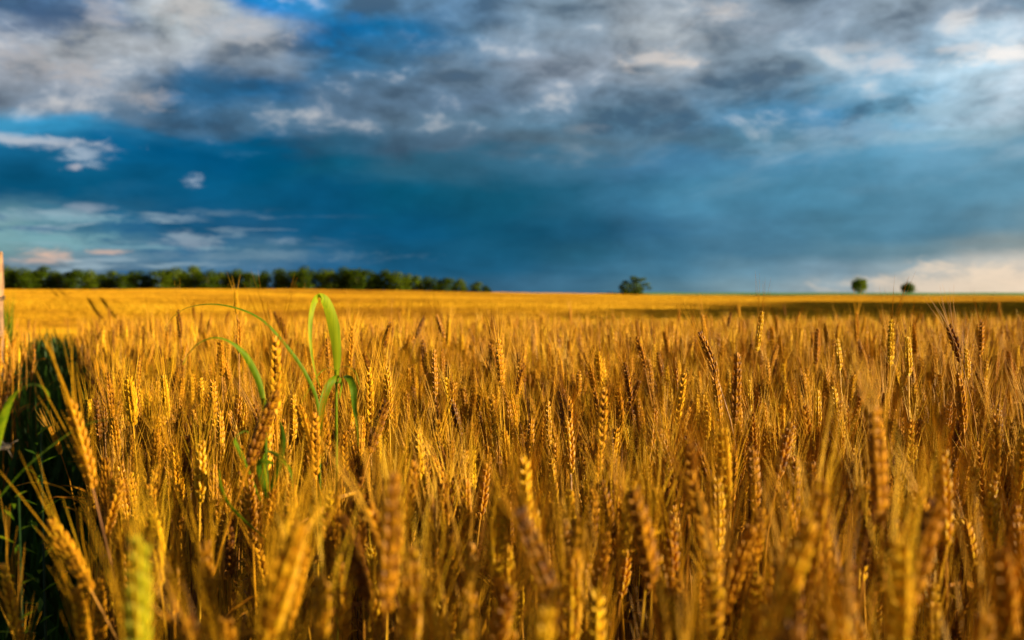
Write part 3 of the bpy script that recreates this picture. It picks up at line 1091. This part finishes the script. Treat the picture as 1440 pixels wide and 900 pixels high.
leaf(rp3, [(376, 705, 1.15), (366, 660, 1.12), (370, 650, 1.11), (384, 652, 1.10)], [.004, .012, .012, .006], [XD, (.5, .8, .3), (.1, .6, -.8), (.1, .6, -.8)], var=0.3)
leaf(rp3, [(378, 700, 1.15), (372, 640, 1.11), (392, 642, 1.08), (408, 662, 1.07), (412, 690, 1.07)], [.003, .006, .006, .005, .001], [XD, YD, (.5, .5, .7), (.5, .5, .7), XD], var=0.8)
leaf(rp3, [(366, 705, 1.13), (340, 640, 1.10), (331, 618, 1.09), (344, 607, 1.07), (350, 609, 1.07)], [.003, .006, .007, .005, .001], [XD, (.7, .5, .3), (.3, .8, .3), (.1, .9, .5), (.1, 1, .3)], var=0.2)
leaf(rp3, [(376, 760, 1.10), (330, 720, 1.02), (312, 690, 1.0), (308, 660, 1.0)], [.003, .006, .005, .001], [XD, XD, XD, XD], var=0.7)

bx = world(-20, 800, 0.95).x
rp4 = empty('reed_grass', (bx, 0.95, 0))
tag(rp4, 'dark green grass plant at the left edge with leaves arching over the shaded gap', 'grass plant', 'green grass plants in the wheat')
st = MB(); st.tube([Vector((0, 0, 0)), world(-18, 760, .95) - rp4.location, world(-12, 650, .95) - rp4.location], [0.003, 0.0022, .0015], 8, 0, 0.3); st.build('stem', M_GRASS, rp4, True)
leaf(rp4, [(-12, 660, .95), (-4, 625, .95), (5, 590, .94), (18, 560, .93), (36, 544, .92), (54, 542, .91), (67, 553, .90), (69, 572, .90)],
     [.003, .009, .0115, .010, .006, .0035, .0028, .0005],
     [(1, .3, 0), (.9, .4, .2), (.8, .5, .3), (.5, .7, .3), (.2, .9, .3), (0, 1, .3), (.3, .9, 0), XD], var=0.35, fold=0.3)
leaf(rp4, [(-14, 720, .95), (8, 690, .94), (40, 655, .93), (78, 624, .92), (110, 603, .91), (140, 592, .90), (170, 590, .89)],
     [.004, .0065, .0065, .005, .005, .0035, .0005],
     [(.6, .6, .6), (.4, .5, .6), (.4, .6, .6), (.3, .6, .6), (.2, .8, .5), (0, .9, .5), (0, 1, .4)], var=0.45)

# ------------------------------------------------------------------ weeds and grass in the shaded gap
def grass_clump(x, y, z, n, h, spread, name, label, mat, stiff=0.5, wd=0.004):
    e = MB()
    for i in range(n):
        a = rnd.uniform(0, 2 * math.pi)
        r_ = spread * math.sqrt(rnd.random())
        p = Vector((r_ * math.cos(a), r_ * math.sin(a), 0))
        a = rnd.uniform(0, 2 * math.pi)
        dr = Vector((math.cos(a), math.sin(a), 0))
        L = h * rnd.uniform(0.55, 1.1)
        a3, curl = rnd.uniform(0, .25 * (1.2 - stiff)), rnd.uniform(0.2, 1.6) * (1 - stiff)
        vs, fs = [], []
        sg = 6
        for j in range(sg + 1):
            t = j / sg
            ww = wd * (1 - t ** 2) + .0003
            sdv = Vector((-dr.y, dr.x, 0)) * ww
            vs += [p - sdv, p + sdv]
            aa = a3 + curl * t * t * 1.6
            p = p + (dr * math.sin(aa) + Vector((0, 0, math.cos(aa)))) * (L / sg)
        for j in range(sg): fs.append((2 * j, 2 * j + 1, 2 * j + 3, 2 * j + 2))
        e.add(vs, fs, 0, rnd.random())
    o = e.build(name, mat)
    o.location = (x, y, z)
    return tag(o, label, 'grass', 'grass tussocks along the gap')


p = world(10, 470, 7.5)
grass_clump(p.x - .03, p.y, 0, 260, 1.00, 0.05, 'grass_tussock', 'tall bright green grass tussock standing just behind the wooden post', M_GRASS, 0.93, 0.007)
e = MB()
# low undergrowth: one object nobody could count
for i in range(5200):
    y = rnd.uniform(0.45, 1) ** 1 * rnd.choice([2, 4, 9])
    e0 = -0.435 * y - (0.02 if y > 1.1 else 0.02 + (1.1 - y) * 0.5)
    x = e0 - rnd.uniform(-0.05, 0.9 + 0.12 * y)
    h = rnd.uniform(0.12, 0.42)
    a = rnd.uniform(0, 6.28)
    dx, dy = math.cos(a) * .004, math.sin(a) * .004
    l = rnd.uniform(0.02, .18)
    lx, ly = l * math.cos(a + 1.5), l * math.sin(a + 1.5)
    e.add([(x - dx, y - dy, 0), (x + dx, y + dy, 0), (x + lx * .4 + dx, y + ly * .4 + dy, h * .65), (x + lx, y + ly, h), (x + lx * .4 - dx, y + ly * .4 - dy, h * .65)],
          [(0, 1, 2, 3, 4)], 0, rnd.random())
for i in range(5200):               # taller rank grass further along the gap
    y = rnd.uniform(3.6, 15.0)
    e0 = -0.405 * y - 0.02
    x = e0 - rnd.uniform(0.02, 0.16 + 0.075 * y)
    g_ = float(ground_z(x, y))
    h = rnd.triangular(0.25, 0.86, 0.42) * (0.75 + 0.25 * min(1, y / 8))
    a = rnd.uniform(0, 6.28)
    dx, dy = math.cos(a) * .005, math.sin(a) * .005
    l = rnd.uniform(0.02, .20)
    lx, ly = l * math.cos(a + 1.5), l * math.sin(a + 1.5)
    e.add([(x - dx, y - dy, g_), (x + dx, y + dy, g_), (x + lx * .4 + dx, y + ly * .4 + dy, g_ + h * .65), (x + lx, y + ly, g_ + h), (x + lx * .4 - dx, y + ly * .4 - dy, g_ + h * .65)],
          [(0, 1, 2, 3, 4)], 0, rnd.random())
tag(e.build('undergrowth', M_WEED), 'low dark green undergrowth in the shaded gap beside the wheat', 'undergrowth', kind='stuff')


def weed(px, row, d, size, label):
    """leafy weed: upright stem with narrow leaves in whorls"""
    c = world(px, row, d)
    t = empty('leafy_weed', (c.x, c.y, 0))
    tag(t, label, 'weed', 'leafy weeds in the gap')
    H = c.z
    s = MB(); s.tube([(0, 0, 0), (.01, 0, H * .5), (0, .01, H)], [.003, .0024, .001], 6, 0, .4); s.build('stem', M_WEED, t, True)
    l = MB()
    for i in range(46):
        z = H * (0.35 + 0.65 * i / 45)
        a = i * 2.4
        dr = Vector((math.cos(a), math.sin(a), 0))
        L = size * rnd.uniform(.7, 1.1) * (1 - 0.45 * i / 45)
        w_ = L * 0.14
        sdv = Vector((-dr.y, dr.x, 0)) * w_
        up = rnd.uniform(.3, .9)
        p0 = Vector((0, 0, z))
        p1 = p0 + (dr + Vector((0, 0, up))) * L * .5
        p2 = p0 + (dr * 1.0 + Vector((0, 0, up * .7))) * L
        l.add([p0, p1 - sdv, p2, p1 + sdv], [(0, 1, 2, 3)], 0, rnd.random())
    l.build('leaves', M_GRASS, t)
    return t


weed(52, 612, 1.25, 0.045, 'small dark green leafy weed in the shaded gap below the arching grass leaf')
weed(20, 700, 1.05, 0.04, 'dark green leafy weed low at the left edge of the gap')

# ------------------------------------------------------------------ wooden fence post and wire
pd = 5.0
pr = world(3, 400, pd)
post = empty('fence_post', (pr.x - 0.05, pd, 0))
tag(post, 'weathered wooden fence post lit orange at the left edge of the field', 'post')
m = MB()
n = 14
H = world(5, 357, pd).z
rings = []
for i in range(22):
    z = -0.3 + (H + 0.3) * i / 21
    for k in range(n):
        q_ = 2 * math.pi * k / n
        r_ = 0.05 * (1 + 0.05 * math.sin(3 * q_ + z * 5) + 0.04 * math.sin(z * 23 + k)) * (0.97 if i == 21 else 1)
        m.v.append((r_ * math.cos(q_), r_ * math.sin(q_), z + (0.012 * math.cos(q_) if i == 21 else 0)))
        m.var.append(.5)
for i in range(21):
    for k in range(n):
        m.f.append((i * n + k, i * n + (k + 1) % n, (i + 1) * n + (k + 1) % n, (i + 1) * n + k)); m.mi.append(0)
m.f.append(tuple(21 * n + k for k in range(n))); m.mi.append(0)
m.build('post_shaft', M_POST, post, True)
wz = world(5, 421, pd).z
m = MB()
m.tube([(0.054 * math.cos(a), 0.054 * math.sin(a), wz + 0.006 * math.sin(2 * a)) for a in np.linspace(0, 2 * math.pi, 25)], [.004] * 25, 6, 0, .5)
m.tube([(0.055 * math.cos(a), 0.055 * math.sin(a), wz + 0.012 + 0.004 * math.sin(3 * a)) for a in np.linspace(0, 2 * math.pi, 25)], [.004] * 25, 6, 0, .5)
m.build('wire_binding', M_WIRE, post, True)

# barbed wire from the post towards the near left corner
A = Vector((pr.x - 0.05, pd - 0.06, wz))
B = world(8, 628, 1.02)
Cc = world(-60, 660, 0.7)
path = []
for i in range(60):
    t = i / 59
    p = A.lerp(B, t)
    p.x -= 0.16 * math.sin(math.pi * t)
    path.append(p)
for i in range(1, 12): path.append(B.lerp(Cc, i / 11))
wire = empty('barbed_wire', path[0])
tag(wire, 'rusty barbed wire strand running from the post along the left edge', 'wire')
m = MB(); m.tube([p - path[0] for p in path], [.0012] * len(path), 5, 0, .5)
m2 = MB()
off = [Vector((.0016 * math.cos(i * 1.7), 0, .0016 * math.sin(i * 1.7))) for i in range(len(path))]
m.tube([p + o_ - path[0] for p, o_ in zip(path, off)], [.001] * len(path), 5, 0, .5)
m.build('strand', M_WIRE, wire, True)
for c in (B, world(-30, 646, 0.85), A.lerp(B, .6) - Vector((.15, 0, 0))):
    m = MB()
    for k in range(4):
        a = k * 1.57 + .5
        dv = Vector((math.cos(a) * .013, rnd.uniform(-.004, .004), math.sin(a) * .013))
        m.tube([c - path[0], c + dv - path[0]], [.0011, .0003], 5, 0, .5)
    for k in range(3):
        m.tube([c + Vector((.0028 * math.cos(a), .004 * (k - 1), .0028 * math.sin(a))) - path[0] for a in np.linspace(0, 6.28, 9)], [.0009] * 9, 4, 0, .5)
    m.build('barb', M_WIRE, wire, True)


# ------------------------------------------------------------------ trees
def leaf_cloud(mb, lobes, dens, size, r):
    for (cx, cy, cz, rx, ry, rz_) in lobes:
        n = int(dens * (rx * ry + ry * rz_ + rx * rz_) / 3 * 4)
        for i in range(n):
            v = Vector((r.gauss(0, 1), r.gauss(0, 1), r.gauss(0, 1))).normalized()
            k = r.uniform(0.25, 1.0) ** 0.45 * (1 + 0.13 * math.sin(v.x * 5 + cx) * math.sin(v.z * 6 + cy) + 0.08 * math.sin(v.y * 11 + v.x * 9))
            p = Vector((cx + v.x * rx * k, cy + v.y * ry * k, cz + v.z * rz_ * k))
            s = size * r.uniform(0.6, 1.3)
            nv = (v + Vector((r.uniform(-.8, .8), r.uniform(-.8, .8), r.uniform(-.5, .9)))).normalized()
            a = nv.cross(Vector((r.uniform(-1, 1), r.uniform(-1, 1), r.uniform(-1, 1)))).normalized()
            c = nv.cross(a)
            mb.add([p - a * s * .5, p + c * s * .34, p + a * s * .5, p - c * s * .34], [(0, 1, 2, 3)], 0, r.random())


def trunk_mesh(mb, H, r0, lobes, r):
    top = Vector((r.uniform(-.2, .2), r.uniform(-.2, .2), H))
    mb.tube([(0, 0, -0.3), (top.x * .3, top.y * .3, H * .4), tuple(top)], [r0 * 1.25, r0 * .85, r0 * .5], 8, 0, .5)
    for l in lobes:
        s = Vector((top.x * .6, top.y * .6, H * r.uniform(.45, .9)))
        e_ = Vector((l[0] * .8, l[1] * .8, l[2]))
        mb.tube([s, s.lerp(e_, .5) + Vector((0, 0, .15)), e_], [r0 * .42, r0 * .28, r0 * .1], 5, 0, .5)


def make_tree_meshes(lobes, H, r0, dens, size, seed, mat=None):
    r = random.Random(seed)
    cr, tk = MB(), MB()
    leaf_cloud(cr, lobes, dens, size, r)
    trunk_mesh(tk, H, r0, lobes, r)
    return tk.mesh('trunk', [M_BARK]), cr.mesh('crown', [mat or M_CROWN])


def place_tree(meshes, name, loc, sc, rz, label, cat, group=None):
    t = empty(name, loc, (0, 0, rz))
    t.scale = sc
    tag(t, label, cat, group)
    for nm, me_ in zip(('trunk', 'crown'), meshes):
        o = bpy.data.objects.new(nm, me_)
        C.objects.link(o)
        o.parent = t
    return t


protos = []
for s in range(6):
    r = random.Random(100 + s)
    lobes = [(0, 0, 5.2, 2.6, 2.6, 2.8), (0, 0, 2.0, 2.9, 2.9, 2.0)]
    for k in range(9):
        a = r.uniform(0, 6.28)
        rr = r.uniform(1.2, 2.6)
        z = r.uniform(1.5, 7.6)
        sz = r.uniform(0.9, 1.7)
        lobes.append((rr * math.cos(a), rr * math.sin(a), z, sz, sz, sz * r.uniform(.7, 1.0)))
    lobes.append((r.uniform(-.8, .8), r.uniform(-.8, .8), 7.8, 1.5, 1.5, 1.3))
    protos.append(make_tree_meshes(lobes, 6.0, 0.28, 26, 0.42, s))
TOPH = 9.0     # nominal height of a prototype

# skyline of the wood read off the photo: (px, top row)
sky_pts = [(5, 373), (22, 380), (40, 376), (60, 374), (82, 380), (105, 378), (128, 379), (152, 380), (172, 384), (190, 380), (208, 385), (228, 379), (250, 375),
           (272, 373), (292, 379), (312, 382), (330, 378), (352, 382), (372, 380), (400, 377), (428, 373), (462, 378), (484, 375), (502, 377), (520, 381),
           (542, 379), (562, 381), (584, 387), (604, 388), (626, 390), (648, 391), (668, 396), (682, 401)]
kinds = ['rounded', 'tall', 'bushy', 'spreading', 'narrow', 'dense']
for i, (px, top) in enumerate(sky_pts):
    D = 372 + 3.0 * math.sin(i * 2.1)
    x = (px - 720) / FP * D
    g = float(ground_z(x, D))
    H = EYE + (HY - top) / FP * D - g
    s = H / TOPH
    sx = max(s, 0.62) * (1.45 + 0.2 * math.sin(i * 3.7))
    if i == 0: where = 'first tree of the far wood, right beside the fence post'
    elif px == 272: where = 'highest tree in the left half of the far wood'
    elif px == 428: where = 'tallest domed tree of the far wood, left of its only gap'
    elif px == 462: where = 'tree standing just right of the gap in the far wood'
    elif px == 682: where = 'smallest tree, at the low right-hand end of the far wood'
    else:
        where = ('dark green tree in the lower right-hand part of the far wood' if px > 575 else
                 'dark green tree in the middle of the far wood on the ridge' if px > 300 else 'dark green tree in the left part of the far wood')
    place_tree(protos[i % 6], 'tree', (x, D, g), (sx, sx, s), i * 1.3, where, 'tree', 'trees of the far wood')
# second, lower row filling the wood behind
for i in range(30):
    px = 0 + i * 22.5 + 8
    if px > 660: break
    D = 383 + 4 * math.sin(i * 1.3)
    x = (px - 720) / FP * D
    g = float(ground_z(x, D))
    top = np.interp(px, [p[0] for p in sky_pts], [p[1] for p in sky_pts]) + 5
    H = EYE + (HY - top) / FP * D - g
    s = H / TOPH
    if 436 < px < 456: continue
    place_tree(protos[(i + 3) % 6], 'tree', (x, D, g), (max(s, .6) * 1.6, max(s, .6) * 1.3, s), i * 2.1, 'tree standing in the back row of the far wood, half hidden by the front row', 'tree', 'back row of the far wood')

# lone wind-shaped bush in the field
D = 312.0
bxx = (893 - 720) / FP * D
gz = float(ground_z(bxx, D))
k = D / FP


def lp(px, row, rx, rz_, dy=0.0, ry=None):
    return ((px - 893) * k, dy, (HY - row) * k + EYE - gz, rx * k, (ry or rx) * k, rz_ * k)


lobes = [lp(880, 403, 9, 7), lp(878, 410, 7, 4.5), lp(894, 403, 10, 9), lp(893, 393, 6.5, 5, 1), lp(889, 390.5, 3.5, 2.8), lp(900, 393.5, 6, 2.6, -1), lp(905, 392.5, 4, 2),
         lp(908, 400, 6.5, 2.4), lp(913, 405, 4.5, 1.7, .5), lp(880, 396.5, 5, 2.5, 1), lp(898, 411, 7, 3.5), lp(886, 411, 8, 3.5), lp(902, 406, 6, 3, 1), lp(873, 404, 3.5, 5)]
tm = make_tree_meshes(lobes, 3.4, 0.22, 60, 0.34, 55, M_BUSH)
place_tree(tm, 'bush', (bxx, D, gz), (1, 1, 1), 0, 'lone ragged dark green bush standing alone in the middle of the golden field', 'bush')

# round trees on the green strip at the right horizon
D = 520.0
for j, (px, top, wpx, lab) in enumerate([(1208, 392, 11.5, 'taller of two round trees on the green strip at the right horizon'),
                                         (1277, 400.5, 11.0, 'smaller domed tree on the green strip at the far right horizon')]):
    k = D / FP
    x = (px - 720) / FP * D
    gz = float(canopy(x, D)) + 0.3
    H = (415.5 - top) * k
    rx = wpx * k * 1.08
    r = random.Random(900 + j)
    lobes = [(0, 0, H * .52, rx * .9, rx * .9, H * .46), (0, 0, H * .25, rx * .85, rx * .85, H * .25)]
    for q_ in range(10):
        a = r.uniform(0, 6.28)
        zq = r.uniform(.25, .85)
        lobes.append((rx * .55 * math.cos(a), rx * .55 * math.sin(a), H * zq, rx * .4, rx * .4, H * .17))
    place_tree(make_tree_meshes(lobes, H * .6, .3, 22, .5, 70 + j, M_BUSH), 'tree', (x, D, gz), (1, 1, 1), 0, lab, 'tree')

# the trees outside the picture on the right whose long shadow lies across the valley
for i in range(26):
    t = i / 25
    x = 60 + 68 * t + 2 * math.sin(i * 2.2)
    y = 82 + 110 * t + 2 * math.sin(i)
    g = float(ground_z(x, y))
    s = 1.85 + 0.25 * math.sin(i * 1.9)
    place_tree(protos[i % 6], 'tree', (x, y, g), (s * 1.1, s * 1.1, s), i, 'tree of the row beyond the right edge that shades the hollow', 'tree', 'row of trees right of the view')
